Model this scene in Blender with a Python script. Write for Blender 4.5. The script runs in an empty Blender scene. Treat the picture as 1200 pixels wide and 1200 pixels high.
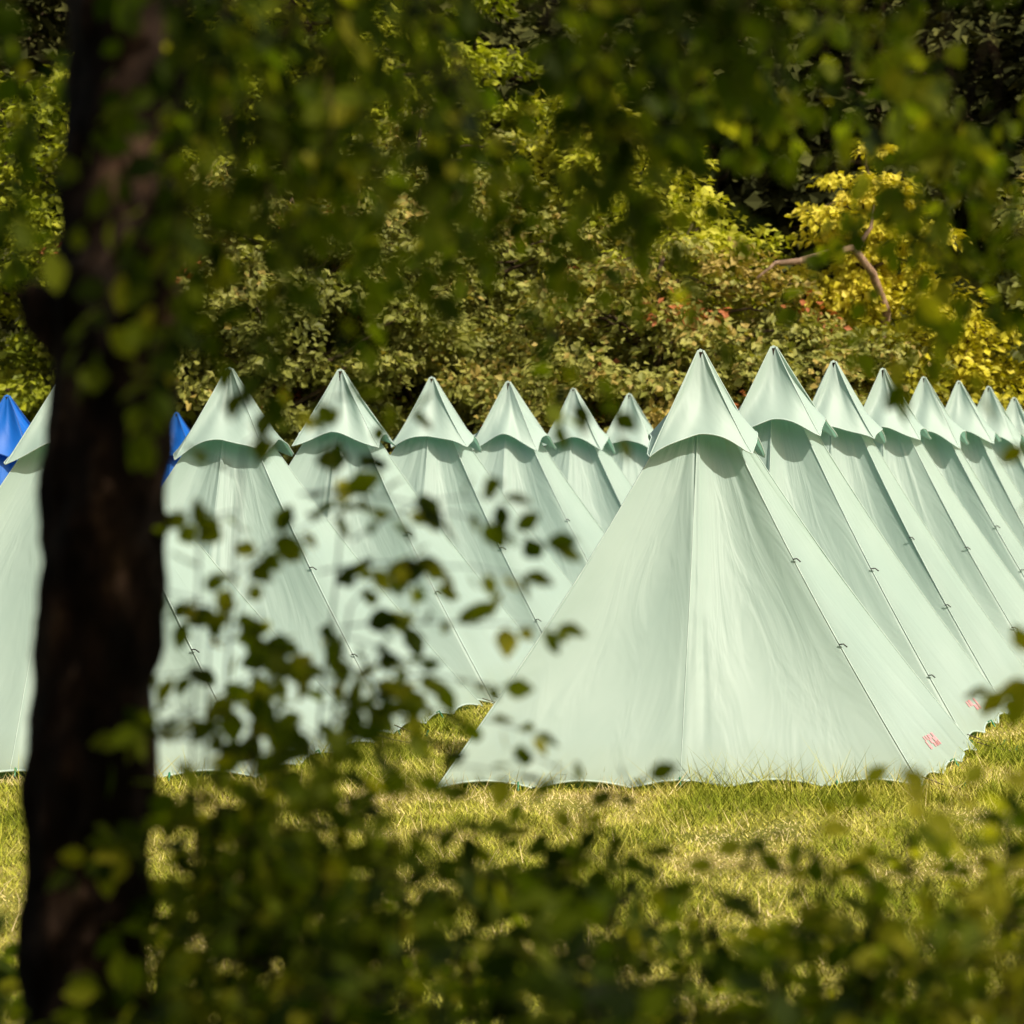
import bpy, math, random
import numpy as np
from mathutils import Vector, noise
R = np.random.RandomState
sc = bpy.context.scene

# ---------------------------------------------------------------- materials
def new_mat(name):
    m = bpy.data.materials.new(name); m.use_nodes = True
    nt = m.node_tree
    for n in list(nt.nodes): nt.nodes.remove(n)
    return m, nt, nt.nodes, nt.links
def ramp(N, stops):
    r = N.new('ShaderNodeValToRGB'); e = r.color_ramp.elements
    while len(e) < len(stops): e.new(0.5)
    for i, (p, c) in enumerate(stops):
        e[i].position = p; e[i].color = (*c, 1)
    return r
def leaf_mat(name, stops, trans=0.35, tboost=1.6, rough=0.55, spec=0.25):
    m, nt, N, L = new_mat(name)
    a = N.new('ShaderNodeAttribute'); a.attribute_name = 'tone'
    r = ramp(N, stops); L.new(a.outputs['Fac'], r.inputs[0])
    o = N.new('ShaderNodeOutputMaterial')
    if trans <= 0:
        d = N.new('ShaderNodeBsdfDiffuse'); L.new(r.outputs[0], d.inputs[0]); L.new(d.outputs[0], o.inputs[0]); return m
    p = N.new('ShaderNodeBsdfPrincipled'); p.inputs['Roughness'].default_value = rough
    p.inputs['Specular IOR Level'].default_value = spec
    L.new(r.outputs[0], p.inputs['Base Color'])
    t = N.new('ShaderNodeBsdfTranslucent')
    mu = N.new('ShaderNodeMixRGB'); mu.blend_type = 'MULTIPLY'; mu.inputs[0].default_value = 1
    mu.inputs[2].default_value = (tboost*1.05, tboost*1.12, tboost*0.32, 1)
    L.new(r.outputs[0], mu.inputs[1]); L.new(mu.outputs[0], t.inputs[0])
    mx = N.new('ShaderNodeMixShader'); mx.inputs[0].default_value = trans
    L.new(p.outputs[0], mx.inputs[1]); L.new(t.outputs[0], mx.inputs[2])
    L.new(mx.outputs[0], o.inputs[0])
    return m
def bark_mat(name, c1, c2, c3, scale=14):
    m, nt, N, L = new_mat(name)
    tc = N.new('ShaderNodeTexCoord'); mp = N.new('ShaderNodeMapping')
    mp.inputs['Scale'].default_value = (1, 1, 0.5)
    L.new(tc.outputs['Object'], mp.inputs[0])
    n1 = N.new('ShaderNodeTexNoise'); n1.inputs['Scale'].default_value = scale; n1.inputs['Detail'].default_value = 8
    n1.inputs['Roughness'].default_value = 0.65
    L.new(mp.outputs[0], n1.inputs[0])
    r = ramp(N, [(0.42, c1), (0.56, c2), (0.68, c3)]); L.new(n1.outputs[0], r.inputs[0])
    p = N.new('ShaderNodeBsdfPrincipled'); p.inputs['Roughness'].default_value = 0.9
    p.inputs['Specular IOR Level'].default_value = 0.15
    L.new(r.outputs[0], p.inputs['Base Color'])
    b = N.new('ShaderNodeBump'); b.inputs['Strength'].default_value = 1.0; b.inputs['Distance'].default_value = 0.03
    L.new(n1.outputs[0], b.inputs['Height']); L.new(b.outputs[0], p.inputs['Normal'])
    o = N.new('ShaderNodeOutputMaterial'); L.new(p.outputs[0], o.inputs[0])
    return m
def canvas_mat(name, c1, c2, ct, trans=0.22):
    m, nt, N, L = new_mat(name)
    uv = N.new('ShaderNodeUVMap'); uv.uv_map = 'UVMap'
    tc = N.new('ShaderNodeTexCoord')
    n1 = N.new('ShaderNodeTexNoise'); n1.inputs['Scale'].default_value = 1.3; n1.inputs['Detail'].default_value = 4
    L.new(tc.outputs['Object'], n1.inputs[0])
    r = ramp(N, [(0.33, c1), (0.66, c2)]); L.new(n1.outputs[0], r.inputs[0])
    sp = N.new('ShaderNodeSeparateXYZ'); L.new(uv.outputs[0], sp.inputs[0])
    n3 = N.new('ShaderNodeTexNoise'); n3.inputs['Scale'].default_value = 7; n3.inputs['Detail'].default_value = 5
    L.new(tc.outputs['Object'], n3.inputs[0])
    mr = N.new('ShaderNodeMapRange'); mr.inputs['From Min'].default_value = 0.0; mr.inputs['From Max'].default_value = 0.3
    mr.inputs['To Min'].default_value = 0.7; mr.inputs['To Max'].default_value = 0.0
    L.new(sp.outputs['Y'], mr.inputs[0])
    mm = N.new('ShaderNodeMath'); mm.operation = 'MULTIPLY'; L.new(mr.outputs[0], mm.inputs[0]); L.new(n3.outputs[0], mm.inputs[1])
    dm = N.new('ShaderNodeMixRGB'); dm.inputs[2].default_value = (c1[0]*0.8+0.06, c1[1]*0.75+0.04, c1[2]*0.62, 1)
    L.new(mm.outputs[0], dm.inputs[0]); L.new(r.outputs[0], dm.inputs[1])
    p = N.new('ShaderNodeBsdfPrincipled'); p.inputs['Roughness'].default_value = 0.5
    p.inputs['Specular IOR Level'].default_value = 0.4
    L.new(dm.outputs[0], p.inputs['Base Color'])
    n4 = N.new('ShaderNodeTexNoise'); n4.inputs['Scale'].default_value = 1.0; n4.inputs['Detail'].default_value = 3
    n4.inputs['Distortion'].default_value = 1.2
    mp2 = N.new('ShaderNodeMapping'); mp2.inputs['Scale'].default_value = (2.6, 1.1, 1); mp2.inputs['Rotation'].default_value = (0, 0, 0.2)
    L.new(uv.outputs[0], mp2.inputs[0]); L.new(mp2.outputs[0], n4.inputs[0])
    b = N.new('ShaderNodeBump'); b.inputs['Strength'].default_value = 0.3; b.inputs['Distance'].default_value = 0.045
    L.new(n4.outputs[0], b.inputs['Height']); L.new(b.outputs[0], p.inputs['Normal'])
    t = N.new('ShaderNodeBsdfTranslucent'); t.inputs[0].default_value = (*ct, 1)
    mx = N.new('ShaderNodeMixShader'); mx.inputs[0].default_value = trans
    L.new(p.outputs[0], mx.inputs[1]); L.new(t.outputs[0], mx.inputs[2])
    o = N.new('ShaderNodeOutputMaterial'); L.new(mx.outputs[0], o.inputs[0])
    return m
def plain_mat(name, c, rough=0.6, c2=None):
    m, nt, N, L = new_mat(name)
    p = N.new('ShaderNodeBsdfPrincipled'); p.inputs['Roughness'].default_value = rough
    n = N.new('ShaderNodeTexNoise'); n.inputs['Scale'].default_value = 30
    c2 = c2 or tuple(x*0.7 for x in c)
    r = ramp(N, [(0.4, c2), (0.6, c)]); L.new(n.outputs[0], r.inputs[0]); L.new(r.outputs[0], p.inputs['Base Color'])
    o = N.new('ShaderNodeOutputMaterial'); L.new(p.outputs[0], o.inputs[0])
    return m

M_canvas = canvas_mat('mint_canvas', (0.395, 0.525, 0.475), (0.445, 0.575, 0.522), (0.28, 0.66, 0.48))
M_blue = canvas_mat('blue_canvas', (0.004, 0.12, 0.55), (0.006, 0.17, 0.68), (0.01, 0.16, 0.7))
M_seam = plain_mat('seam_canvas', (0.46, 0.58, 0.53), 0.7, (0.39, 0.51, 0.46))
M_dark = plain_mat('black_toggle', (0.02, 0.02, 0.02), 0.5)
M_rope = plain_mat('rope', (0.10, 0.08, 0.05), 0.8)
M_red = plain_mat('red_patch', (0.65, 0.12, 0.16), 0.6, (0.70, 0.5, 0.50))
M_peg = plain_mat('green_peg', (0.03, 0.25, 0.12), 0.4)
M_bark = bark_mat('bark', (0.008, 0.005, 0.003), (0.035, 0.020, 0.012), (0.19, 0.11, 0.065), 9)
M_twig = bark_mat('twig_bark', (0.015, 0.010, 0.006), (0.03, 0.02, 0.012), (0.05, 0.035, 0.02), 40)
M_bark2 = bark_mat('far_bark', (0.05, 0.035, 0.02), (0.10, 0.07, 0.04), (0.16, 0.11, 0.07), 6)
FG = [(0, (0.012, 0.022, 0.002)), (0.4, (0.045, 0.068, 0.004)), (0.72, (0.12, 0.145, 0.008)), (1, (0.27, 0.25, 0.018))]
M_leaf_fg = leaf_mat('leaf_foreground', FG, 0.5, 3.3, 0.6, 0.1)
M_leaf_can = leaf_mat('leaf_shade_canopy', FG, 0)
M_leaf_ol = leaf_mat('leaf_olive', [(0, (0.08, 0.092, 0.018)), (0.5, (0.22, 0.235, 0.045)), (0.9, (0.38, 0.37, 0.09)), (1, (0.42, 0.14, 0.05))], 0.2, 1.3)
M_leaf_br = leaf_mat('leaf_bright', [(0, (0.12, 0.15, 0.010)), (0.5, (0.34, 0.37, 0.02)), (1, (0.60, 0.57, 0.06))], 0.25, 1.3)
M_leaf_go = leaf_mat('leaf_golden', [(0, (0.22, 0.22, 0.012)), (0.5, (0.62, 0.55, 0.035)), (1, (0.85, 0.72, 0.11))], 0.25, 1.2)
M_leaf_dk = leaf_mat('leaf_dark', [(0, (0.018, 0.020, 0.008)), (0.6, (0.055, 0.060, 0.02)), (1, (0.12, 0.12, 0.035))], 0)
M_grassblade = leaf_mat('grass_blade', [(0, (0.19, 0.23, 0.022)), (0.5, (0.42, 0.42, 0.06)), (0.85, (0.60, 0.54, 0.15)), (1, (0.72, 0.60, 0.30))], 0)

# ---------------------------------------------------------------- mesh buffer
class Buf:
    def __init__(s): s.v = []; s.l = []; s.ls = []; s.mi = []; s.tone = []; s.nv = 0; s.nl = 0; s.sm = []
    def add(s, V, F, mi, tone, smooth=False):
        V = np.asarray(V, float).reshape(-1, 3); F = np.asarray(F, np.int64)
        k = F.shape[1]; n = F.shape[0]
        s.v.append(V); s.l.append((F + s.nv).ravel()); s.ls.append(s.nl + np.arange(n)*k)
        s.mi.append(np.full(n, mi)); s.tone.append(np.broadcast_to(tone, (n,)).astype(float)); s.sm.append(np.full(n, smooth))
        s.nv += len(V); s.nl += n*k
    def build(s, name, mats, uv=None):
        me = bpy.data.meshes.new(name)
        V = np.concatenate(s.v); Lp = np.concatenate(s.l); S = np.concatenate(s.ls)
        me.vertices.add(len(V)); me.vertices.foreach_set('co', V.astype(np.float32).ravel())
        me.loops.add(len(Lp)); me.loops.foreach_set('vertex_index', Lp.astype(np.int32))
        me.polygons.add(len(S)); me.polygons.foreach_set('loop_start', S.astype(np.int32))
        me.polygons.foreach_set('material_index', np.concatenate(s.mi).astype(np.int32))
        me.polygons.foreach_set('use_smooth', np.concatenate(s.sm))
        for m in mats: me.materials.append(m)
        a = me.attributes.new('tone', 'FLOAT', 'FACE'); a.data.foreach_set('value', np.concatenate(s.tone).astype(np.float32))
        if uv is not None:
            ul = me.uv_layers.new(name='UVMap'); ul.data.foreach_set('uv', uv[Lp].astype(np.float32).ravel())
        me.update(calc_edges=True); me.validate()
        ob = bpy.data.objects.new(name, me); sc.collection.objects.link(ob)
        return ob
def norm(a): return a/np.maximum(np.linalg.norm(a, axis=-1, keepdims=True), 1e-9)
def tube(buf, pts, rad, seg=6, mi=0, rough=0.0, seed=0):
    pts = np.asarray(pts, float); n = len(pts); rad = np.broadcast_to(rad, (n,)).astype(float)
    T = norm(np.gradient(pts, axis=0)); up = np.array([0.13, 0.91, 0.2])
    if abs(np.dot(norm(T.mean(0)), norm(up))) > 0.9: up = np.array([1., 0.1, 0])
    A = norm(np.cross(T, up)); B = np.cross(T, A)
    th = np.arange(seg)/seg*2*math.pi
    V = pts[:, None] + rad[:, None, None]*(np.cos(th)[None, :, None]*A[:, None]+np.sin(th)[None, :, None]*B[:, None])
    if rough > 0:
        for i in range(n):
            for j in range(seg):
                p = V[i, j]
                f = noise.fractal(Vector((p[0]*9+seed, p[1]*9, p[2]*4)), 1.0, 2.0, 4)*rough + noise.noise(Vector((p[0]*30, p[1]*30, p[2]*14)))*rough*0.5
                V[i, j] = pts[i] + (p-pts[i])*(1+f)
    i, j = np.meshgrid(np.arange(n-1), np.arange(seg), indexing='ij'); j2 = (j+1) % seg
    F = np.stack([i*seg+j, i*seg+j2, (i+1)*seg+j2, (i+1)*seg+j], -1).reshape(-1, 4)
    buf.add(V, F, mi, 0.5, True)
def leaves_fine(buf, P, A, Nn, Ln, W, mi, tone, rs):
    n = len(P); A = norm(A); S = norm(np.cross(A, Nn)); Nn = np.cross(S, A)
    Ln = Ln[:, None]; W = W[:, None]; f = 0.22
    curl = rs.uniform(-0.05, 0.22, (n, 1))
    def pt(a, s): return P + A*Ln*a + S*W*s + Nn*(abs(s)*W*f - curl*Ln*a*a)
    V = np.stack([pt(0, 0), pt(.33, 0), pt(.7, 0), pt(1.0, 0), pt(.2, .34), pt(.5, .5), pt(.8, .27), pt(.2, -.34), pt(.5, -.5), pt(.8, -.27)], 1)
    base = (np.arange(n)*10)[:, None]
    Q = np.concatenate([base+np.array([4, 1, 2, 5]), base+np.array([1, 7, 8, 2]), base+np.array([5, 2, 3, 6]), base+np.array([2, 8, 9, 3])])
    Tt = np.concatenate([base+np.array([0, 1, 4]), base+np.array([0, 7, 1])])
    nv0 = buf.nv
    buf.add(V.reshape(-1, 3), Q, mi, np.tile(tone, 4))
    buf.l.append((Tt+nv0).ravel()); m = len(Tt); buf.ls.append(buf.nl+np.arange(m)*3); buf.nl += m*3
    buf.mi.append(np.full(m, mi)); buf.tone.append(np.tile(tone, 2)); buf.sm.append(np.full(m, False))
def leaves_card(buf, P, A, Nn, Ln, W, mi, tone):
    n = len(P); A = norm(A); S = norm(np.cross(A, Nn)); Nn = np.cross(S, A); Ln = Ln[:, None]; W = W[:, None]
    V = np.stack([P, P+A*Ln*.45+S*W*.5+Nn*W*.15, P+A*Ln, P+A*Ln*.5-S*W*.5+Nn*W*.15], 1)
    F = (np.arange(n)*4)[:, None]+np.arange(4)
    buf.add(V.reshape(-1, 3), F, mi, tone)

# ---------------------------------------------------------------- ground
def build_ground():
    xs = np.concatenate([np.linspace(-260, -40, 12), np.linspace(-36, 36, 60), np.linspace(40, 260, 12)])
    ys = np.concatenate([np.linspace(-120, -12, 8), np.linspace(-10, 60, 60), np.linspace(64, 400, 30)])
    X, Y = np.meshgrid(xs, ys, indexing='ij')
    Z = np.where(Y > 52, (Y-52)*0.42, 0.0); Z = np.minimum(Z, 34+0*Z)
    Z += np.where(Y > 52, 1, 0)*1.5*np.sin(X*0.11)*np.clip((Y-52)/30, 0, 1)
    V = np.stack([X, Y, Z], -1).reshape(-1, 3); ny = len(ys)
    i, j = np.meshgrid(np.arange(len(xs)-1), np.arange(ny-1), indexing='ij')
    F = np.stack([i*ny+j, (i+1)*ny+j, (i+1)*ny+j+1, i*ny+j+1], -1).reshape(-1, 4)
    m, nt, N, L = new_mat('meadow')
    tc = N.new('ShaderNodeTexCoord')
    n1 = N.new('ShaderNodeTexNoise'); n1.inputs['Scale'].default_value = 0.9; n1.inputs['Detail'].default_value = 9
    n2 = N.new('ShaderNodeTexNoise'); n2.inputs['Scale'].default_value = 40; n2.inputs['Detail'].default_value = 5
    L.new(tc.outputs['Object'], n1.inputs[0]); L.new(tc.outputs['Object'], n2.inputs[0])
    r = ramp(N, [(0.38, (0.11, 0.13, 0.02)), (0.52, (0.30, 0.28, 0.05)), (0.64, (0.42, 0.33, 0.13))])
    ad = N.new('ShaderNodeMixRGB'); ad.inputs[0].default_value = 0.4
    L.new(n1.outputs[0], ad.inputs[1]); L.new(n2.outputs[0], ad.inputs[2]); L.new(ad.outputs[0], r.inputs[0])
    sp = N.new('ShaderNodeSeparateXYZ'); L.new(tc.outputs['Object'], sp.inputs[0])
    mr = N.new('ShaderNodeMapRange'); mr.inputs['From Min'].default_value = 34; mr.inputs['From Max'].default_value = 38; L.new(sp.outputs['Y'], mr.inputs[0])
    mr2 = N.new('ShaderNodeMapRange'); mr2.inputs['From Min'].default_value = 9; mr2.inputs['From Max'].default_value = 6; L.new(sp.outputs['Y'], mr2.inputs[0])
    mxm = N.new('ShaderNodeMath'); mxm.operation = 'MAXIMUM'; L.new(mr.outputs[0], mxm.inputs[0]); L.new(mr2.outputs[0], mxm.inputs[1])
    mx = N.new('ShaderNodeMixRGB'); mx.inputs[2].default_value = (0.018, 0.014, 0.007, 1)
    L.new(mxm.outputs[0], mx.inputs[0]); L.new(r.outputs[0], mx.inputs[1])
    p = N.new('ShaderNodeBsdfPrincipled'); p.inputs['Roughness'].default_value = 0.95; p.inputs['Specular IOR Level'].default_value = 0.1
    L.new(mx.outputs[0], p.inputs['Base Color'])
    b = N.new('ShaderNodeBump'); b.inputs['Distance'].default_value = 0.03; L.new(n2.outputs[0], b.inputs['Height']); L.new(b.outputs[0], p.inputs['Normal'])
    o = N.new('ShaderNodeOutputMaterial'); L.new(p.outputs[0], o.inputs[0])
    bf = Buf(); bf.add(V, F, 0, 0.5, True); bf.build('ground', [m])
build_ground()

def build_grass():
    rs = R(5); bf = Buf()
    def patch(n, x0, x1, y0, y1, h0, h1, w, tb=0):
        X = rs.uniform(x0, x1, n); Y = y0 + (y1-y0)*rs.uniform(0, 1, n)
        cl = np.array([noise.noise(Vector((x*1.3, y*0.9, 3)))+.5*noise.noise(Vector((x*5, y*3, 3))) for x, y in zip(X, Y)])
        h = rs.uniform(h0, h1, n)*np.clip(1+1.3*cl, .25, 2); th = rs.uniform(0, 6.28, n)
        d = np.stack([np.cos(th), np.sin(th), 0*th], -1); ln = rs.uniform(0.3, 1.5, n)*h
        th2 = rs.uniform(0, 6.28, n); lean = np.stack([np.cos(th2)*ln, np.sin(th2)*ln, h], -1)
        P = np.stack([X, Y, 0*X], -1)
        V = np.stack([P-d*w, P+d*w, P+lean], 1)
        tone = np.clip(0.46-0.95*cl+tb+rs.normal(0, 0.2, n), 0, 1)
        bf.add(V.reshape(-1, 3), (np.arange(n)*3)[:, None]+np.arange(3), 0, tone)
    patch(125000, -4.5, 4.5, 9, 17.2, 0.018, 0.05, 0.004)
    patch(30000, -2.2, 2.0, 17, 24, 0.02, 0.07, 0.006)
    patch(12000, 2.4, 5, 15, 21, 0.03, 0.08, 0.006)
    patch(1300, -1.0, 3.2, 15.0, 15.8, 0.08, 0.2, 0.003, .3)
    patch(1000, -4.2, -1.0, 15.6, 16.9, 0.08, 0.2, 0.003, .3)
    patch(3500, -4.5, 4.5, 10, 17, 0.06, 0.16, 0.003, .35)
    patch(16000, -12, 14, 24, 34, 0.06, 0.16, 0.012)
    bf.build('grass', [M_grassblade])
build_grass()

# ---------------------------------------------------------------- tents
def tent(name, ax, ay, H, seed, mat, guy=True, scale=1.0, detail=1.0, patch=False):
    rs = R(seed)
    base = np.array([(-1.70, -.95), (1.27, -.95), (1.95, .92), (-.95, .95)])*scale + rs.uniform(-.06, .06, (4, 2))
    Hc = H-0.12
    nf, ns, M = int(72*detail), int(44*detail), int(64*detail)
    cnt = [nf, ns, nf, ns]; ph = rs.uniform(0, 6.28, 12); mid = rs.uniform(.47, .53)
    root = bpy.data.objects.new(name, None); sc.collection.objects.link(root); root.location = (ax, ay, 0)
    pts = []; nrm = []; side = []; ss = []; us = []; u = 0
    for k in range(4):
        a, b = base[k], base[(k+1) % 4]; e = b-a; ln = np.linalg.norm(e); n = np.array([e[1], -e[0]])/ln
        for i in range(cnt[k]):
            s = i/cnt[k]; pts.append(a+e*s); nrm.append(n); side.append(k); ss.append(s); us.append(u+s*ln)
        u += ln
    pts = np.array(pts); nrm = np.array(nrm); side = np.array(side); ss = np.array(ss); us = np.array(us); n = len(pts)
    kk = np.linspace(0.04, 1, M)[:, None]
    g = kk-0.038*np.sin(math.pi*kk)
    XY = pts[None]*g[..., None]
    half = (side % 2) == 0
    s2 = np.where(half, np.where(ss < mid, ss/mid, (ss-mid)/(1-mid)), ss)
    panel = np.sin(math.pi*s2)
    d = -(0.075*np.where(half, 1, 1.2))[None]*np.sin(math.pi*kk)*panel[None]
    uu = us[None]*np.ones_like(kk)
    win = (np.clip(panel, 0, 1)**0.5)[None]
    nfold = np.zeros_like(uu)
    for q in range(24):
        c0 = rs.randint(0, n); wd = rs.uniform(1.0, 3.5)*detail; ln_ = rs.uniform(.2, .6)
        dist = np.abs((np.arange(n)-c0+n/2) % n-n/2)[None]
        nfold += rs.choice([-1, 1])*rs.uniform(.004, .010)*np.exp(-(dist/wd)**2)*np.exp(-(kk/ln_)**2)*np.clip(kk*6, 0, 1)
    for q in range(22):
        c0 = rs.randint(0, n); wd = rs.uniform(1.0, 3.0)*detail; ln_ = rs.uniform(.1, .4); sl = rs.uniform(-30, 30)*detail
        dist = np.abs((np.arange(n)[None]-c0-sl*(1-kk)+n/2) % n-n/2)
        nfold += rs.choice([-1, 1])*rs.uniform(.004, .012)*np.exp(-(dist/wd)**2)*np.exp(-((1-kk)/ln_)**2)
    d = d + nfold*win
    d = d + win*0.022*np.sin(us[None]*2.1+ph[3]+kk*3.0)*np.sin(kk*4+ph[4])
    for q in range(4):
        cen = mid+rs.uniform(-.05, .05); d = d+half[None]*0.011*np.exp(-((ss[None]-cen-0.012*np.sin(kk*5+ph[5+q]))/0.010)**2)*np.sin(kk*(3+q*2)+ph[8+q])
    npeg = np.where(half, 5, 3)
    sc_ = np.abs(np.sin(math.pi*ss*npeg))[None]
    d = d - 0.03*sc_*np.exp(-(1-kk)/0.03)
    XY = XY + nrm[None]*d[..., None]
    Z = (1-kk)*Hc + 0*uu + 0.04*sc_*np.exp(-(1-kk)/0.03) + 0.015
    V = np.concatenate([XY, Z[..., None]], -1)
    i, j = np.meshgrid(np.arange(M-1), np.arange(n), indexing='ij'); j2 = (j+1) % n
    F = np.stack([i*n+j, (i+1)*n+j, (i+1)*n+j2, i*n+j2], -1).reshape(-1, 4)
    bf = Buf(); bf.add(V, F, 0, 0.5, True)
    uv = np.stack([uu.ravel(), Z.ravel()], -1)
    ob = bf.build('canvas', [mat], uv); ob.parent = root
    bf = Buf(); cols = [0, nf, nf+ns, 2*nf+ns, int(round(mid*nf))]
    for q, c in enumerate(cols):
        tube(bf, V[:, c] - np.append(nrm[c]*0.001, 0), 0.005 if q < 4 else 0.003, 6, 0)
    ringp = np.vstack([V[-1], V[-1][:1]]); tube(bf, ringp, 0.008, 5, 0)
    o2 = bf.build('seams', [M_seam if mat is M_canvas else mat],); o2.parent = root
    bf = Buf()
    for kq in ((.46, .68) if seed % 2 == 0 else (.55, .80)):
        r_ = int((kq+rs.uniform(-.03, .03))*M); p = V[r_, nf]+np.array([rs.uniform(0, .02), -.010, 0])
        w = rs.uniform(.018, .03); tube(bf, [p+np.array([-w, 0, 0.006]), p+np.array([0, -.01, .010]), p+np.array([w, .005, -0.010])], 0.0045, 6, 0)
    for c in (nf//6, nf//2, int(nf*.83), nf, nf+ns//2):
        p = V[-1, c]; tube(bf, [p+np.array([0, 0, .0]), p+np.array([nrm[c][0]*.03, nrm[c][1]*.03, .02]), p+np.array([nrm[c][0]*.06, nrm[c][1]*.06, -.03])], 0.006, 5, 1)
    o3 = bf.build('toggles_and_pegs', [M_dark, M_peg]); o3.parent = root
    if patch:
        bf = Buf(); rr0 = int(M*.91); c0, c1 = nf+int(ns*.42), nf+int(ns*.62)
        idx = np.array([[r*n+c for c in range(c0, c1)] for r in range(rr0, rr0+max(3, int(3*detail)))])
        VV = V.reshape(-1, 3)[idx] + np.append(nrm[nf+2]*0.004, 0.002)
        a, b = idx.shape; ii, jj = np.meshgrid(np.arange(a-1), np.arange(b-1), indexing='ij')
        ii = ii.ravel(); jj = jj.ravel(); keep = rs.rand(len(ii)) > 0.5; ii = ii[keep]; jj = jj[keep]
        bf.add(VV, np.stack([ii*b+jj, (ii+1)*b+jj, (ii+1)*b+jj+1, ii*b+jj+1], -1), 0, .5, True)
        o4 = bf.build('logo_patch', [M_red]); o4.parent = root
    cb = np.array([(-.37, -.26), (.30, -.27), (.46, .22), (-.26, .26)])+rs.uniform(-.03, .03, (4, 2))
    nc, Mc = 24, 30; P = []; S = []; Nn = []; U = []; u = 0
    cdrop = rs.uniform(.10, .18, 4)
    for k in range(4):
        a, b = cb[k], cb[(k+1) % 4]; e = b-a; ln = np.linalg.norm(e)
        for i in range(nc):
            s = i/nc; P.append(a+e*s); w = (abs(2*s-1))**1.5
            S.append(w*(cdrop[k] if s < .5 else cdrop[(k+1) % 4])); Nn.append(np.array([e[1], -e[0]])/ln); U.append(u+s*ln)
        u += ln
    P = np.array(P); S = np.array(S); Nn = np.array(Nn); U = np.array(U); n = len(P)
    c = np.linspace(0, 1, Mc)[:, None]
    q = 0.05+0.95*(c-0.065*np.sin(math.pi*c))
    corner = (S/0.14)
    XY = P[None]*q[..., None]
    dd = -0.045*np.sin(math.pi*np.clip(c, 0, 1))*(1-corner)[None] + 0.012*np.sin(U[None]*20+ph[0]+c*4)*c*(1-np.clip(corner[None], 0, 1)*.7) + 0.012*np.sin(U[None]*9+ph[3]+c*2)*c
    for q_ in range(12):
        c0 = rs.randint(0, n); dist = np.abs((np.arange(n)-c0+n/2) % n-n/2)[None]
        dd = dd + rs.choice([-1, 1])*rs.uniform(.004, .010)*np.exp(-(dist/rs.uniform(.8, 2))**2)*np.sin(math.pi*np.clip(c*rs.uniform(.7, 1.3), 0, 1))
    dd = dd + 0.03*np.exp(-(1-c)/.06)*(corner[None]**2)*.5
    XY = XY + Nn[None]*dd[..., None]
    Zc = H - c*(0.53*np.ones(n)[None]) - (c**2.2)*S[None] - 0.012*np.sin(U[None]*14+ph[2])*c
    Vc = np.concatenate([XY, Zc[..., None]], -1)
    i, j = np.meshgrid(np.arange(Mc-1), np.arange(n), indexing='ij'); j2 = (j+1) % n
    F = np.stack([i*n+j, (i+1)*n+j, (i+1)*n+j2, i*n+j2], -1).reshape(-1, 4)
    top = np.array([[0, 0, H+.012]]); bf = Buf(); VV = np.vstack([Vc.reshape(-1, 3), top])
    bf.add(VV, F, 0, .5, True)
    Ft = np.stack([np.full(n, Mc*n), np.arange(n), (np.arange(n)+1) % n], -1); nv = bf.nv
    bf.nv = 0; bf.add(np.zeros((0, 3)), Ft, 0, .5, True); bf.nv = nv
    uv = np.vstack([np.stack([(U[None]+0*c).ravel(), Zc.ravel()], -1), [[0, H]]])
    oc = bf.build('cap', [mat], uv); oc.parent = root
    bf = Buf()
    tube(bf, np.vstack([Vc[-1], Vc[-1][:1]]), 0.005, 5, 0)
    for k in range(4): tube(bf, Vc[:, k*nc], 0.0045, 5, 0)
    o5 = bf.build('cap_piping', [M_seam if mat is M_canvas else mat]); o5.parent = root
    bf = Buf(); tube(bf, [(0, 0, 0), (0, 0, H-.01)], .02, 8, 0); op = bf.build('pole', [M_twig]); op.parent = root
    if guy:
        bf = Buf()
        for k in (1, 2):
            ci = [0, nf, nf+ns][k]; a = V[-1, ci]; o = norm(pts[ci])
            e = a+np.array([o[0]*.3, o[1]*.1, -.01]); tube(bf, [a+np.array([0, 0, .06]), (a+e)/2+np.array([0, 0, .02]), e], .004, 5, 0)
            tube(bf, [e+np.array([.01, 0, .04]), e+np.array([-.02, 0, -.05])], .006, 5, 1)
        og = bf.build('guy_ropes', [M_rope, M_peg]); og.parent = root
    return root
aR, bR = 0.70, 2.08
HR = [2.70, 2.81, 2.77, 2.77, 2.75, 2.76, 2.75, 2.66]
for t, h in enumerate(HR):
    tent('canvas_tent', 1.21+aR*t, 16.5+(bR*t+.2 if t else 0), h, 10+t, M_canvas, detail=1.5 if t == 0 else (1.0 if t < 4 else .7), patch=t < 2, scale=1.0)
HL = [2.64, 2.67, 2.72, 2.71, 2.72, 2.70, 2.68]
for t, h in enumerate(HL):
    q = t-1
    tent('canvas_tent', -2.14+aR*q-(.06 if t == 0 else 0), 19.45+bR*q-(.4 if t == 0 else 0), h, 40+t, M_canvas, detail=1.0 if t < 4 else .7, scale=1.0)
tent('blue_tent', -4.72, 24.0, 2.55, 71, M_blue, detail=.8)
tent('blue_tent', -4.32, 33.0, 2.50, 72, M_blue, detail=.6)

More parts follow.
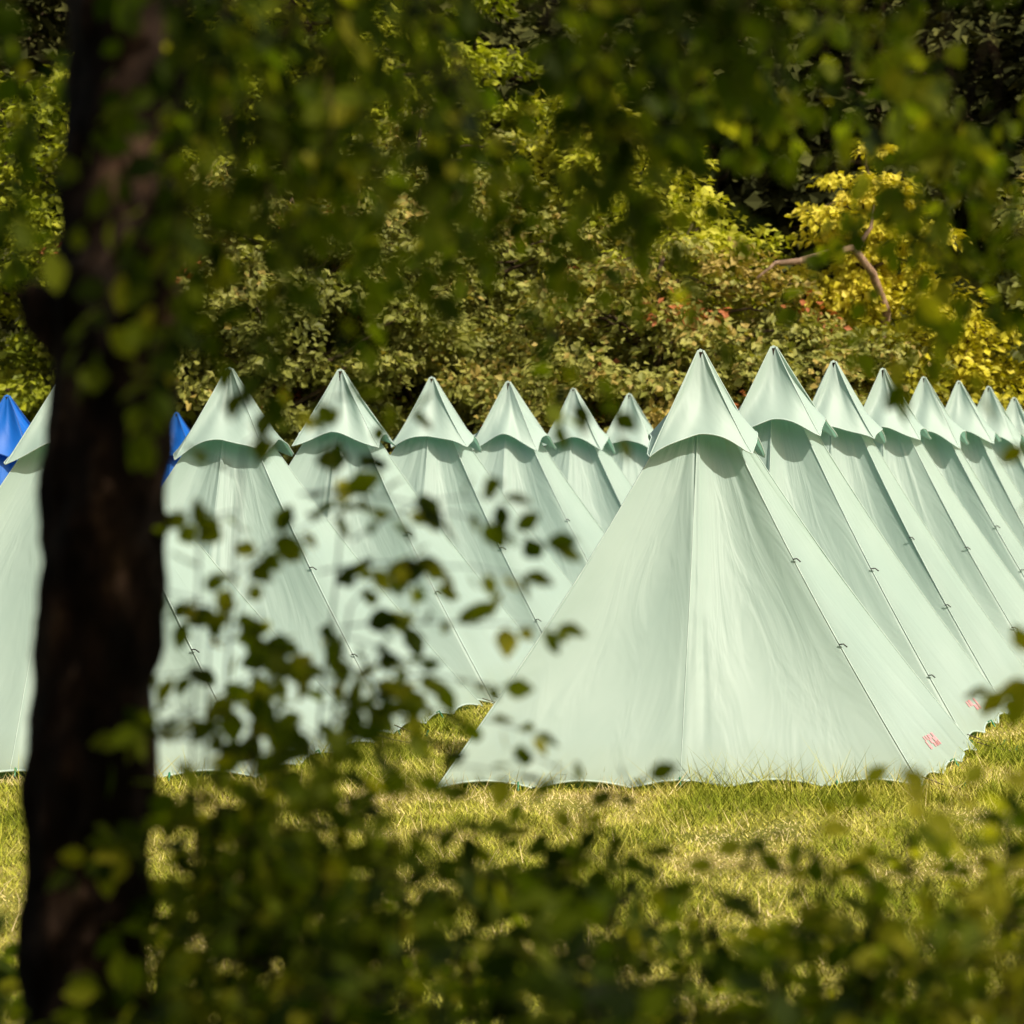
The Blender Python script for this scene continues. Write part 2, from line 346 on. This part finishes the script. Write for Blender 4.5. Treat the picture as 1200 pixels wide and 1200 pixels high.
# ---------------------------------------------------------------- background trees
def far_tree(name, x, y, z0, z1, rx, ry, nclump, nleaf, leaf, mat, seed, trunk=0.14, shell=0.75, flat=0.38, cr=(.35, .7), tb=0.0, bark=None, lop=0.0, zbase=0.0):
    rs = R(seed); bf = Buf(); cz = (z0+z1)/2; hz = (z1-z0)/2
    n = 10; tt = np.linspace(0, 1, n)[:, None]; wob = np.cumsum(rs.normal(0, .06, (n, 2)), 0)*np.clip(tt*2, 0, 1)
    top = z0+(z1-z0)*.85
    tp = np.concatenate([np.array([[x, y]])+wob, zbase+(top-zbase)*tt], 1); tube(bf, tp, trunk*(1-.85*tt[:, 0]), 8, 0)
    u = norm(rs.normal(0, 1, (nclump, 3))); r = rs.uniform(shell, 1.0, nclump)**0.8
    inn = rs.rand(nclump) < .2; r[inn] *= rs.uniform(.3, .8, inn.sum())
    prof = 1+0.18*np.sin(3*np.arctan2(u[:, 1], u[:, 0])+rs.uniform(0, 6))+0.12*rs.normal(0, 1, nclump)
    C = np.stack([x+lop*u[:, 2]+u[:, 0]*rx*r*prof, y+u[:, 1]*ry*r*prof, cz+u[:, 2]*hz*r*(1+.08*rs.normal(0, 1, nclump))], -1)
    C[:, 2] = np.maximum(C[:, 2], zbase+.4)
    for ci in range(nclump):
        c = C[ci]
        if rs.rand() < .5:
            s = tp[np.clip(int(np.clip((c[2]-zbase-0.35*(abs(c[0]-x)+abs(c[1]-y)))/(top-zbase), .12, .95)*n), 0, n-1)]
            m = (s+c)/2+np.array([0, 0, rs.uniform(-.1, .3)]); tube(bf, [s, (s*.6+m*.4)+rs.normal(0, .04, 3), m, (m+c)/2+rs.normal(0, .06, 3), c], np.linspace(trunk*.32, .008, 5), 5, 0)
    cs = rs.uniform(cr[0], cr[1], nclump)
    cnt = rs.poisson(nleaf*(cs/np.mean(cs))**1.5); ids = np.repeat(np.arange(nclump), cnt); N = len(ids)
    d = norm(rs.normal(0, 1, (N, 3)))*(rs.rand(N, 1)**.45)
    out = norm(C-np.array([x, y, cz]))
    rr = cs[ids][:, None]
    off = d*rr*np.array([1, 1, flat]); hor = np.linalg.norm(off[:, :2], axis=1)
    off[:, 2] -= (hor**2)/np.maximum(rr[:, 0], .1)*.35
    P = C[ids]+off
    Nn = norm(rs.normal(0, .5, (N, 3))+np.array([0, 0, .75])+out[ids]*.7)
    A = norm(off*np.array([1, 1, 0])+rs.normal(0, .35, (N, 3))*rr+np.array([0, 0, -.12]))
    ct = rs.normal(0, .15, nclump)
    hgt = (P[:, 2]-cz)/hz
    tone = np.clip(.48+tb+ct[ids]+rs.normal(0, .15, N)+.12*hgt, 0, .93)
    redc = rs.rand(nclump) < (.035 if mat is M_leaf_ol else 0); tone = np.where(redc[ids] & (rs.rand(N) < .5), 1.0, tone)
    L = leaf*rs.uniform(.65, 1.3, N)
    leaves_card(bf, P, A, Nn, L, L*rs.uniform(.6, .85, N), 1, tone)
    return bf.build(name, [bark or M_bark2, mat])
far_tree('maple_tree', -3.6, 35.5, 1.0, 5.9, 2.6, 2.0, 190, 125, .13, M_leaf_ol, 1, shell=.6)
far_tree('maple_tree', -1.1, 37.0, 1.2, 7.0, 2.4, 2.0, 180, 125, .13, M_leaf_ol, 2, shell=.6, tb=.10)
far_tree('maple_tree', 1.9, 34.8, 0.6, 4.9, 2.3, 1.7, 180, 125, .125, M_leaf_ol, 3, shell=.6, tb=.22)
far_tree('maple_tree', 3.9, 34.6, 0.6, 4.1, 1.7, 1.4, 100, 125, .125, M_leaf_ol, 33, shell=.6, tb=.15)
far_tree('field_maple_tree', 1.5, 38.5, 2.6, 7.6, 1.5, 1.3, 115, 105, .15, M_leaf_br, 4, shell=.6, tb=.28)
far_tree('field_maple_tree', 2.5, 36.2, 2.0, 5.5, 1.5, 1.2, 90, 110, .14, M_leaf_br, 44, shell=.6, tb=.08)
far_tree('golden_tree', 4.9, 35.6, 3.3, 6.2, 1.1, .9, 52, 90, .13, M_leaf_go, 5, shell=.5, trunk=.10, cr=(.22, .45), tb=.10)
far_tree('golden_tree', 6.0, 34.8, 1.2, 4.4, 1.2, 1.0, 60, 110, .13, M_leaf_go, 6, shell=.5, trunk=.09, tb=-.12)
far_tree('field_maple_tree', -5.9, 36.5, 1.0, 8.0, 2.0, 1.8, 130, 100, .15, M_leaf_br, 7, tb=-.20, shell=.6)
far_tree('field_maple_tree', -2.6, 40.0, 3.0, 11.0, 3.2, 2.0, 180, 110, .17, M_leaf_br, 8, tb=-.14, shell=.6)
far_tree('maple_tree', 8.6, 36.0, 1.0, 6.2, 2.1, 1.8, 100, 100, .16, M_leaf_ol, 9, tb=-.1)
far_tree('maple_tree', -10.0, 36.0, 0.8, 7.0, 2.8, 1.8, 100, 100, .18, M_leaf_ol, 12)
far_tree('maple_tree', 12.6, 36.5, 0.8, 7.5, 2.6, 1.8, 100, 100, .18, M_leaf_ol, 13)
bf = Buf(); tube(bf, [(5.1, 35.0, 3.9), (4.85, 34.6, 4.4), (4.55, 34.3, 4.72), (4.2, 34.1, 4.62), (3.8, 34.1, 4.52), (3.5, 34.1, 4.50), (3.25, 34.1, 4.3)], [.06, .055, .05, .05, .045, .03, .015], 8, 0)
tube(bf, [(5.1, 35.0, 3.9), (5.0, 35.3, 2.8), (4.95, 35.6, 1.5), (4.9, 35.6, 0)], [.06, .08, .09, .1], 8, 0)
tube(bf, [(4.6, 34.4, 4.7), (4.8, 34.4, 5.0), (4.85, 34.4, 5.3)], [.04, .03, .01], 8, 0)
bf.build('bare_branch', [bark_mat('pale_bark', (.18, .12, .08), (.32, .21, .14), (.44, .31, .22), 8)])
rs = R(99)
k = 0
for row, (yy, step) in enumerate([(44, 3.2), (50, 3.8)]):
    for xx in np.arange(-16, 17, step):
        k += 1; X = xx+rs.uniform(-.8, .8); Yq = yy+rs.uniform(-1.2, 1.2); hh = rs.uniform(11, 15)
        far_tree('woodland_tree', X, Yq, 1.0, hh, 2.3, 1.8, 100, 55, .30, M_leaf_dk, 200+k, trunk=.24, shell=.4, cr=(.6, 1.1), flat=.4, tb=rs.uniform(-.15, .3), bark=M_bark2)
# wood behind and beside the camera, out of view, added to darken the foreground
for q, (X, Yq, hh) in enumerate([(-6, -3, 11), (-2.5, -6, 12), (1.5, -5, 11), (5.5, -4.5, 12), (9.5, -3.5, 12), (-9.5, -1, 11), (3.5, -9, 13), (-5, -9, 13), (8.5, -8.5, 13), (-6.5, 1.5, 10)]):
    far_tree('woodland_tree', X, Yq, 1.2, hh, 2.4, 2.2, 70, 45, .36, M_leaf_dk, 400+q, trunk=.22, shell=.4, cr=(.7, 1.2), flat=.45)
bf = Buf(); rs = R(98); n = 50000
X = rs.uniform(-36, 36, n); Yd = rs.uniform(56, 85, n); gz = (Yd-52)*.42
P = np.stack([X, Yd, gz+rs.uniform(0, 9, n)], -1)
leaves_card(bf, P, rs.normal(0, 1, (n, 3)), rs.normal(0, .6, (n, 3))+np.array([0, 0, 1]), rs.uniform(.5, 1.1, n), rs.uniform(.4, .8, n), 1, rs.uniform(0, .8, n))
for i in range(60):
    x = rs.uniform(-38, 38); y = rs.uniform(56, 88); z = (y-52)*.42; tube(bf, [(x, y, z-.5), (x+rs.normal(0, .3), y, z+10)], [.25, .1], 6, 0)
bf.build('distant_trees', [M_bark2, M_leaf_dk])

# ---------------------------------------------------------------- foreground plants
def twig_line(p0, d, L, droop, rs, n=8):
    p = np.array(p0, float); d = norm(np.array(d, float)); out = [p.copy()]
    for i in range(n-1):
        d = norm(d+np.array([0, 0, -droop/n])+rs.normal(0, .09, 3)); p = p+d*L/(n-1); out.append(p.copy())
    return np.array(out)
class LeafAcc:
    def __init__(s): s.P = []; s.A = []; s.N = []; s.L = []; s.T = []
    def flush(s, bf, rs, mi=1):
        P = np.array(s.P); A = np.array(s.A); N = np.array(s.N); L = np.array(s.L); T = np.array(s.T)
        leaves_fine(bf, P, A, N, L, L*rs.uniform(.6, .78, len(L)), mi, np.clip(T, 0, 1), rs)
def leafy(bf, acc, pts, rs, size, gap, start=.15, rad=.0022, tone=.5):
    seg = np.linalg.norm(np.diff(pts, axis=0), axis=1); cum = np.concatenate([[0], np.cumsum(seg)]); L = cum[-1]
    tube(bf, pts, np.linspace(rad, .0009, len(pts)), 5, 0)
    s = L*start; sgn = 1; tw = rs.normal(0, .12)
    while s < L:
        i = min(np.searchsorted(cum, s), len(pts)-1); i = max(i, 1); f = (s-cum[i-1])/seg[i-1]
        p = pts[i-1]*(1-f)+pts[i]*f; t = norm(pts[i]-pts[i-1])
        sd = norm(np.cross(t, rs.normal(0, .7, 3)+np.array([0, -.4, .5])))*sgn; sgn = -sgn
        a = norm(t*.55+sd*.8+rs.normal(0, .25, 3)+np.array([0, 0, -.35]))
        q = p+a*.008
        acc.P.append(q); acc.A.append(a); acc.N.append(norm(np.array([0.0, -.3, .45])+rs.normal(0, .55, 3))); acc.L.append(size*rs.uniform(.6, 1.25)); acc.T.append(tone+tw+rs.normal(0, .24))
        s += gap*rs.uniform(.7, 1.3)
    t = norm(pts[-1]-pts[-2]); acc.P.append(pts[-1]); acc.A.append(t); acc.N.append(norm(np.array([0, -.4, .6])+rs.normal(0, .4, 3))); acc.L.append(size); acc.T.append(tone+.1)
def spray(bf, acc, p0, d, L, droop, rs, size=.05, gap=.028, subs=4, tone=.5):
    main = twig_line(p0, d, L, droop, rs, 10); leafy(bf, acc, main, rs, size, gap, .25, .003, tone)
    for k in range(subs):
        i = rs.randint(2, 8); t = norm(main[i+1]-main[i]); sd = norm(np.cross(t, rs.normal(0, 1, 3)))
        leafy(bf, acc, twig_line(main[i], t*.7+sd*.8, L*rs.uniform(.25, .5), droop*.6, rs, 6), rs, size*.92, gap, .1, .0018, tone)
def shade_canopy(bf, rs, C, cr, nleaf, leaf):  # overhead leaf clumps out of view, added to shade the foreground plants
    n = len(C); ids = np.repeat(np.arange(n), nleaf); N = len(ids)
    off = norm(rs.normal(0, 1, (N, 3)))*(rs.rand(N, 1)**.4)*cr*np.array([1, 1, .4]); P = C[ids]+off
    L = leaf*rs.uniform(.7, 1.3, N)
    leaves_card(bf, P, off+rs.normal(0, .2, (N, 3)), rs.normal(0, .4, (N, 3))+np.array([0, 0, 1.0]), L, L*.7, 2, np.clip(rs.normal(.45, .2, N), 0, 1))

rs = R(7); bf = Buf(); acc = LeafAcc()
zz = np.linspace(-.05, 7.5, 300)
tx = -.636+.042*(zz-2.0)+.010*np.sin(zz*3.1)
rad = .094*(1-.03*(zz-2))*np.where(zz < .5, 1+(.5-zz)*.9, 1)
rad = rad*(1+.12*np.exp(-((zz-2.33)/.06)**2)+.12*np.exp(-((zz-1.6)/.12)**2)+.04*np.sin(zz*7))
tube(bf, np.stack([tx, 4.0+.02*np.sin(zz*2), zz], -1), np.maximum(rad, .02), 48, 0, rough=.22, seed=3)
tube(bf, [(-.67, 4.0, 2.26), (-.73, 3.98, 2.31), (-.755, 3.97, 2.34)], [.055, .04, .015], 14, 0, rough=.1)
limbs = [((-.58, 4, 2.95), (.2, 3.7, 3.15), (1.1, 3.5, 3.05)), ((-.57, 4, 3.2), (-.1, 4.6, 3.45), (.8, 5.2, 3.35)), ((-.57, 4, 3.1), (-.9, 3.4, 3.3), (-1.3, 2.9, 3.3)),
         ((-.56, 4, 3.6), (.3, 3.2, 4.3), (1.5, 2.3, 4.7)), ((-.54, 4, 4.2), (.6, 4.2, 5.0), (2.2, 4.0, 5.6)), ((-.54, 4, 4.0), (-1.2, 4.5, 4.8), (-2.2, 5.0, 5.4)), ((-.5, 4, 5.0), (-.3, 3.0, 6.0), (.4, 1.6, 6.8))]
for a, b, c in limbs:
    a, b, c = map(np.array, (a, b, c)); t = np.linspace(0, 1, 10)[:, None]
    pp = a*(1-t)**2+2*b*t*(1-t)+c*t*t; tube(bf, pp, np.linspace(.03, .006, 10), 8, 0)
for (x0, x1, y0, y1, z0, z1, l0, l1, cnt, tn) in [
        (-.52, -.22, 3.2, 4.5, 2.75, 3.05, .45, .80, 16, .48),
        (-.22, .06, 3.2, 4.6, 2.75, 3.05, .35, .64, 12, .48),
        (.05, .26, 3.3, 4.6, 2.78, 3.0, .25, .42, 6, .42),
        (-.98, -.72, 3.3, 4.5, 2.75, 3.0, .4, .66, 9, .48),
        (-.6, .35, 2.9, 4.4, 2.70, 2.92, .15, .28, 20, .3)]:
    for i in range(cnt):
        spray(bf, acc, (rs.uniform(x0, x1), rs.uniform(y0, y1), rs.uniform(z0, z1)), (rs.uniform(-.3, .7), rs.uniform(-.4, .4), rs.uniform(-.9, -.2)), rs.uniform(l0, l1), 1.4, rs, .05, .03, 3, tn)
acc.flush(bf, rs)
C = np.stack([rs.uniform(-3, 2.5, 75), rs.uniform(0.2, 5.2, 75), rs.uniform(3.6, 7.5, 75)], -1)
shade_canopy(bf, rs, C, .5, 80, .09)
bf.build('beech_tree', [M_bark, M_leaf_fg, M_leaf_can])

rs = R(17); bf = Buf(); acc = LeafAcc()
zz = np.linspace(-.05, 7, 60); tube(bf, np.stack([2.3+.05*np.sin(zz), 4.4+.1*np.sin(zz*.7), zz], -1), .12*(1-.1*zz), 20, 0, rough=.06)
for a, b, c in [((2.3, 4.4, 2.7), (1.5, 4.2, 3.1), (.45, 3.9, 2.9)), ((2.3, 4.4, 2.9), (1.5, 4.9, 3.3), (.6, 5.2, 3.1)), ((2.3, 4.4, 3.5), (1.8, 3.2, 4.2), (1.0, 1.8, 4.6)), ((2.3, 4.4, 4.2), (3.2, 3.6, 5.2), (4.2, 2.6, 5.8)), ((2.3, 4.4, 2.2), (1.6, 4.0, 2.45), (.95, 3.9, 2.2))]:
    a, b, c = map(np.array, (a, b, c)); t = np.linspace(0, 1, 10)[:, None]
    tube(bf, a*(1-t)**2+2*b*t*(1-t)+c*t*t, np.linspace(.035, .005, 10), 8, 0)
for (x0, x1, y0, y1, z0, z1, l0, l1, cnt, tn) in [
        (.42, .66, 3.6, 4.8, 2.76, 3.0, .18, .32, 8, .65), (.68, 1.0, 3.4, 4.7, 2.72, 3.0, .4, .62, 13, .6),
        (.45, 1.0, 3.1, 4.6, 2.74, 2.95, .12, .26, 9, .4), (.84, .98, 3.8, 4.2, 2.15, 2.28, .15, .24, 2, .8)]:
    for i in range(cnt):
        spray(bf, acc, (rs.uniform(x0, x1), rs.uniform(y0, y1), rs.uniform(z0, z1)), (rs.uniform(-.7, .3), rs.uniform(-.4, .4), rs.uniform(-.9, -.2)), rs.uniform(l0, l1), 1.3, rs, .05, .03, 3, tn)
spray(bf, acc, (.90, 4.0, 2.10), (-.5, 0, -.6), .16, .8, rs, .055, .03, 1, .75)
spray(bf, acc, (.92, 4.0, 1.88), (-.6, 0, -.4), .14, .8, rs, .055, .03, 1, .75)
tube(bf, [(.98, 3.9, 2.3), (.93, 4.0, 2.15), (.90, 4.0, 2.10), (.92, 4.0, 1.95), (.92, 4.0, 1.88)], .0025, 5, 0)
acc.flush(bf, rs)
C = np.stack([rs.uniform(.4, 6.0, 100), rs.uniform(-2.0, 3.2, 100), rs.uniform(3.4, 7.6, 100)], -1)
shade_canopy(bf, rs, C, .55, 80, .09)
bf.build('beech_tree', [M_bark, M_leaf_fg, M_leaf_can])

rs = R(27); bf = Buf(); acc = LeafAcc()
def stem(bx, by, tx_, ty_, h, rad=.008, n=14):
    t = np.linspace(0, 1, n)[:, None]; w = np.cumsum(rs.normal(0, .006, (n, 3)), 0); w[:, 2] = 0
    return np.concatenate([bx+(tx_-bx)*t**1.5, by+(ty_-by)*t, h*t], 1)+w
for (bx, by, tx_, ty_, h) in [(-.55, 4.1, -.42, 4.1, 2.10), (-.45, 4.3, -.28, 4.3, 2.02), (-.5, 3.9, -.38, 3.8, 1.85), (-.35, 4.2, -.20, 4.2, 1.72), (-.62, 4.4, -.52, 4.4, 1.80),
                              (-.5, 4.2, -.3, 4.0, 1.66), (-.45, 3.8, -.46, 3.9, 1.95), (-.4, 4.0, -.26, 4.1, 1.84), (-.4, 4.0, -.42, 4.1, 1.60), (-.45, 3.7, -.34, 3.6, 1.75)]:
    S = stem(bx, by, tx_, ty_, h); tube(bf, S, np.linspace(.005, .0018, len(S)), 7, 0)
    for i in range(8, 14):
        for q in range(3):
            if rs.rand() < .92:
                d = np.array([rs.uniform(-.8, 1.0), rs.uniform(-.5, .5), rs.uniform(-.2, .6)])
                leafy(bf, acc, twig_line(S[i]*(1-q/3)+S[i-1]*q/3, d, rs.uniform(.10, .22), .6, rs, 7), rs, .052, .026, .15, .0016, .62)
for p, d, L in [((-.34, 4.1, 2.02), (1, 0, .15), .42), ((-.28, 4.2, 1.80), (1, 0, .15), .36), ((-.25, 4.2, 1.68), (1, .1, .05), .32), ((-.25, 4.0, 1.95), (.9, 0, .5), .25), ((-.30, 4.0, 1.90), (.9, 0, .3), .32)]:
    leafy(bf, acc, twig_line(p, d, L, .5, rs, 9), rs, .052, .028, .1, .002, .6)
acc.flush(bf, rs); bf.build('sapling', [M_twig, M_leaf_fg])

def shrub(x, y, top, spread, nst, seed, size=.05, tone=.5, dens=.9):
    rs = R(seed); bf = Buf(); acc = LeafAcc()
    for s in range(nst):
        bx = x+rs.normal(0, spread*.25); by = y+rs.normal(0, .12); h = top*rs.uniform(.80, 1.04)
        n = 14; t = np.linspace(0, 1, n)[:, None]; w = np.cumsum(rs.normal(0, .008, (n, 3)), 0); w[:, 2] = 0
        S = np.concatenate([bx+rs.uniform(-1, 1)*spread*t**1.4, by+rs.uniform(-.25, .25)*t, h*t], 1)+w
        tube(bf, S, np.linspace(.006, .002, n), 6, 0)
        for i in range(6, n):
            for q in range(3):
                if rs.rand() < dens:
                    d = np.array([rs.normal(0, .8), rs.normal(0, .6), rs.uniform(-.1, .7)])
                    leafy(bf, acc, twig_line(S[i]*(1-q/3)+S[i-1]*q/3, d, rs.uniform(.08, .20), .4, rs, 6), rs, size, .028, .15, .0018, tone)
    acc.flush(bf, rs); return bf.build('shrub', [M_twig, M_leaf_fg])
shrub(-.35, 3.7, 1.55, .28, 10, 301, tone=.50)
shrub(-.80, 3.2, 1.38, .22, 8, 302, tone=.35)
shrub(.00, 3.7, 1.50, .28, 10, 303, tone=.5)
shrub(.12, 2.9, 1.46, .25, 11, 304, tone=.15)
shrub(.35, 3.9, 1.42, .26, 8, 305, tone=.6)
shrub(.60, 4.1, 1.40, .28, 8, 306, tone=.75)  # right-hand shrubs: sunlit dapple is put into the lighter leaf tone
shrub(.72, 3.4, 1.52, .25, 9, 307, tone=.85)
shrub(.98, 4.4, 1.48, .25, 9, 308, tone=.9)
shrub(-.25, 5.2, 1.20, .35, 8, 309, tone=.6)
shrub(.35, 5.6, 1.05, .40, 8, 310, tone=.7)
shrub(-1.0, 5.4, 1.05, .3, 7, 311, tone=.6)
shrub(.98, 3.7, 1.70, .18, 9, 312, tone=.85)
shrub(-.12, 2.8, 1.40, .25, 10, 313, tone=.12)
shrub(.45, 2.9, 1.38, .25, 8, 314, tone=.4)
shrub(-.50, 2.8, 1.38, .20, 9, 315, tone=.2)

# ---------------------------------------------------------------- light, sky, camera
to_sun = Vector((0.62, -0.54, 0.92)).normalized()
sd = bpy.data.lights.new('sun', 'SUN'); sd.energy = 5.0; sd.angle = math.radians(.5); sd.color = (1, .92, .78)
so = bpy.data.objects.new('sun', sd); sc.collection.objects.link(so); so.rotation_euler = (-to_sun).to_track_quat('-Z', 'Y').to_euler(); so.location = (20, -10, 30)
w = bpy.data.worlds.new('World'); sc.world = w; w.use_nodes = True; nt = w.node_tree
sky = nt.nodes.new('ShaderNodeTexSky'); sky.sky_type = 'NISHITA'; sky.sun_disc = False
sky.sun_elevation = math.asin(to_sun.z); sky.sun_rotation = math.atan2(to_sun.x, to_sun.y); sky.dust_density = 3.0
wb = nt.nodes.new('ShaderNodeMixRGB'); wb.blend_type = 'MULTIPLY'; wb.inputs[0].default_value = 1; wb.inputs[2].default_value = (1.15, 1.0, .78, 1)
nt.links.new(sky.outputs[0], wb.inputs[1])
bg = nt.nodes['Background']; bg.inputs[1].default_value = .15; nt.links.new(wb.outputs[0], bg.inputs[0])
cd = bpy.data.cameras.new('camera'); co = bpy.data.objects.new('camera', cd); sc.collection.objects.link(co)
co.location = (0, 0, 2.1); co.rotation_euler = (math.radians(90-1.52), 0, 0)
cd.lens = 90.2; cd.sensor_width = 36; cd.clip_end = 2000; cd.clip_start = .05
cd.dof.use_dof = True; cd.dof.focus_distance = 16.6; cd.dof.aperture_fstop = 3.4
sc.camera = co
sc.view_settings.view_transform = 'Standard'; sc.view_settings.look = 'None'; sc.view_settings.exposure = 0
